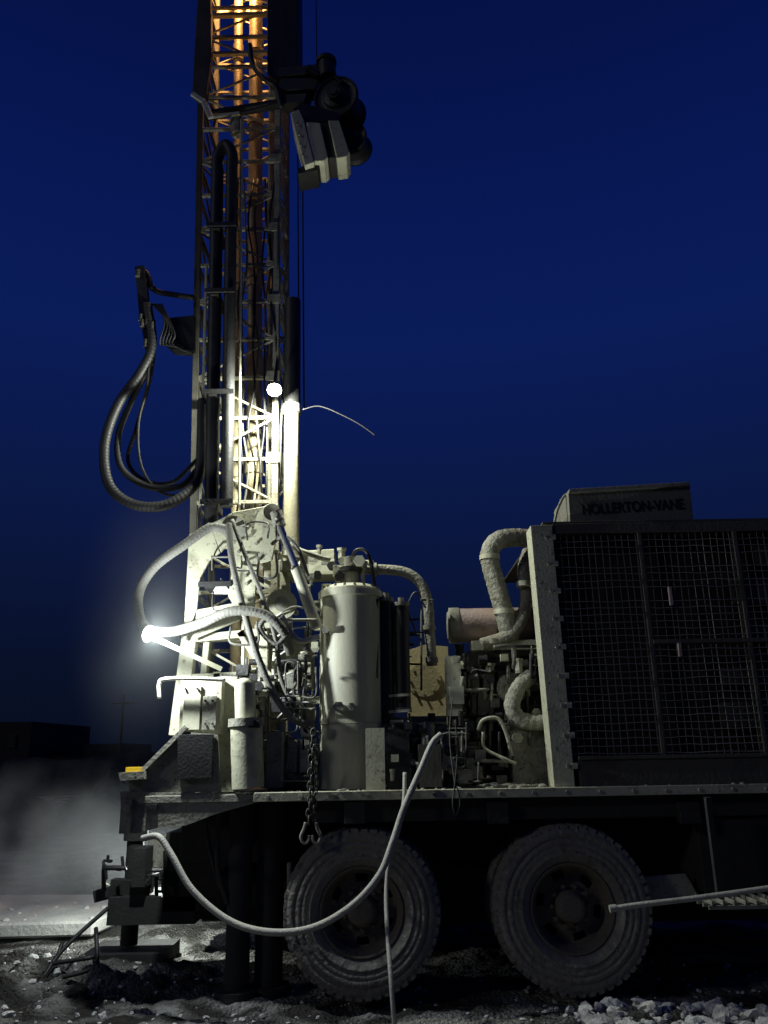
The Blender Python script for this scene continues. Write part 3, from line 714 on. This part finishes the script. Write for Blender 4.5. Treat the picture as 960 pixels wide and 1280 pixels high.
for pts in ([(135,1135),(98,1168),(72,1195),(50,1228)], [(50,1228),(108,1214),(122,1205)], [(62,1205),(120,1196)], [(122,1205),(120,1160)], [(72,1195),(78,1178)]):
    sf.tp([(u, v, 6.75-(v-1135)*.004) for u, v in pts], .016, 'dark', n=6)
sf.make()

# ---------------------------------------------------------------- distance
bg = MB("distant_building"); a = P(-30, 902, 60); b2 = P(40, 902, 60)
bg.box((a.x-6, 60, -.5), (b2.x, 72, b2.z), 'far'); bg.box((b2.x+1, 62, -.5), (b2.x+6, 70, b2.z-1.6), 'far')
for i in range(5):
    x = b2.x-1-i*1.6; bg.box((x-.5, 59.9, b2.z-1.8), (x, 59.99, b2.z-.9), 'dark')
bg.make()
pl = MB("utility_pole"); q = P(155, 868, 55); pl.cyl((q.x, 55, -.3), (q.x, 55, q.z), .12, 'far', .08, n=8); pl.beam((q.x-.8,55,q.z-.6),(q.x+.8,55,q.z-.6),.1,.1,'far'); pl.make()
vs = []; fs = []; n = 240
for i in range(n+1):
    an = math.radians(-80+160*i/n); x = math.sin(an)*40; y = math.cos(an)*40
    hh = .7+.5*noise.noise(Vector((i*.13,3,0)))+.35*noise.noise(Vector((i*.6,9,0)))+.2*noise.noise(Vector((i*1.7,9,0)))
    vs += [(x, y, -.3), (x*1.05, y*1.05, hh+.9), (x*1.6, y*1.6, -1)]
for i in range(n): a = i*3; fs += [(a, a+3, a+4, a+1), (a+1, a+4, a+5, a+2)]
me = bpy.data.meshes.new("distant_hills"); me.from_pydata(vs, [], fs); me.materials.append(M['far']); ho = bpy.data.objects.new("distant_hills", me); scene.collection.objects.link(ho)
sh_ = MB("spoil_heap")
for (cx_, cy_, rr_, hh_) in ((-9.5,19,2.6,1.5),(-6.8,21,2.2,1.1),(-12.5,22,3.4,1.7),(-8.0,16.5,1.5,.7)):
    vv = []; ff = []; nn = 34
    for j in range(nn+1):
        for i in range(nn+1):
            x = cx_+(i/nn*2-1)*rr_; y = cy_+(j/nn*2-1)*rr_; dd = math.hypot(x-cx_, y-cy_)/rr_
            vv.append((x, y, -.1+max(0, hh_*(1-dd))*(1+.6*noise.noise(Vector((x*1.6, y*1.6, 0))))+.25*noise.noise(Vector((x*4, y*4, 1)))*max(0, 1-dd)))
    for j in range(nn):
        for i in range(nn): o = j*(nn+1)+i; ff.append((o, o+1, o+nn+2, o+nn+1))
    sh_.add(vv, ff, 'chassis')
sh_.make()

# ---------------------------------------------------------------- drifting drill dust (real volumes)
def dust(name, loc, rad, dmax, lo_, hi_, sc):
    dm = bpy.data.materials.new(name); dm.use_nodes = True; nt = dm.node_tree; nt.nodes.clear(); N = nt.nodes; L = nt.links
    out = N.new("ShaderNodeOutputMaterial"); vs_ = N.new("ShaderNodeVolumeScatter"); vs_.inputs["Color"].default_value = (.85,.9,.86,1); vs_.inputs["Anisotropy"].default_value = .1
    L.new(vs_.outputs[0], out.inputs["Volume"]); tc = N.new("ShaderNodeTexCoord"); nz = N.new("ShaderNodeTexNoise"); nz.inputs["Scale"].default_value = sc; nz.inputs["Detail"].default_value = 3
    L.new(tc.outputs["Object"], nz.inputs["Vector"]); mr = N.new("ShaderNodeMapRange"); mr.inputs[1].default_value = lo_; mr.inputs[2].default_value = hi_; mr.inputs[3].default_value = 0; mr.inputs[4].default_value = dmax
    L.new(nz.outputs["Fac"], mr.inputs[0])
    ln = N.new("ShaderNodeVectorMath"); ln.operation = 'LENGTH'; mp_ = N.new("ShaderNodeMapping"); mp_.inputs["Scale"].default_value = tuple(1/r for r in rad)
    L.new(tc.outputs["Object"], mp_.inputs["Vector"]); L.new(mp_.outputs[0], ln.inputs[0])
    m2 = N.new("ShaderNodeMapRange"); m2.inputs[1].default_value = .1; m2.inputs[2].default_value = .97; m2.inputs[3].default_value = 1; m2.inputs[4].default_value = 0; L.new(ln.outputs["Value"], m2.inputs[0])
    mm = N.new("ShaderNodeMath"); mm.operation = 'MULTIPLY'; L.new(mr.outputs[0], mm.inputs[0]); L.new(m2.outputs[0], mm.inputs[1]); L.new(mm.outputs[0], vs_.inputs["Density"])
    M[name] = dm
    db = MB(name); prof = [(-math.cos(math.pi*i/12), max(1e-3, math.sin(math.pi*i/12))) for i in range(13)]
    db.lathe((0,0,0), (0,0,1), prof, name, 24); do = db.make()
    for v in do.data.vertices: v.co.x *= rad[0]; v.co.y *= rad[1]; v.co.z *= rad[2]
    do.location = loc
dust("drill_dust_cloud", (-3.5, 9.1, .4), (2.3, 1.6, 1.25), 1.5, .40, .68, 1.5)
dust("lamp_halo_dust", (P(190,740,5.9).x, 5.95, 2.6), (.65, .55, 1.2), .04, .1, .6, 1.5)  # thin dust volume added around the left lamp to give it a halo

# ---------------------------------------------------------------- night sky + added front-fill sun
w = bpy.data.worlds.new("World"); scene.world = w; w.use_nodes = True; nt = w.node_tree; N = nt.nodes; L = nt.links; bgd = N["Background"]
tc = N.new("ShaderNodeTexCoord"); sp = N.new("ShaderNodeSeparateXYZ"); L.new(tc.outputs["Generated"], sp.inputs[0])
cr = N.new("ShaderNodeValToRGB"); L.new(sp.outputs["Z"], cr.inputs["Fac"])
st_ = [(0,(.0024,.0042,.012)),(.10,(.0026,.0055,.021)),(.20,(.0030,.0074,.038)),(.32,(.0032,.0096,.062)),(.48,(.0032,.0118,.098)),(.60,(.0023,.0092,.088)),(.78,(.0013,.0054,.058)),(1,(.0007,.003,.03))]
el = cr.color_ramp.elements; el[0].position = 0; el[0].color = (*st_[0][1],1); el[1].position = 1; el[1].color = (*st_[-1][1],1)
for p_, c_ in st_[1:-1]: e = el.new(p_); e.color = (*c_, 1)
sk = N.new("ShaderNodeTexSky"); sk.sky_type = 'NISHITA'; sk.sun_disc = False; sk.sun_elevation = math.radians(-4); sk.sun_rotation = math.radians(200)
ad = N.new("ShaderNodeMix"); ad.data_type = 'RGBA'; ad.blend_type = 'ADD'; ad.inputs[0].default_value = .004
L.new(cr.outputs["Color"], ad.inputs[6]); L.new(sk.outputs[0], ad.inputs[7]); L.new(ad.outputs[2], bgd.inputs["Color"]); bgd.inputs["Strength"].default_value = 1
sd = bpy.data.lights.new("fill_sun", 'SUN'); sd.energy = .18; sd.angle = math.radians(6); sd.color = (.97,.97,.88); so = bpy.data.objects.new("fill_sun", sd); scene.collection.objects.link(so)  # added lamp filling the front faces, standing for an off-frame lamp
so.rotation_euler = Vector((1.25, .75, -.6)).to_track_quat('-Z', 'Y').to_euler()
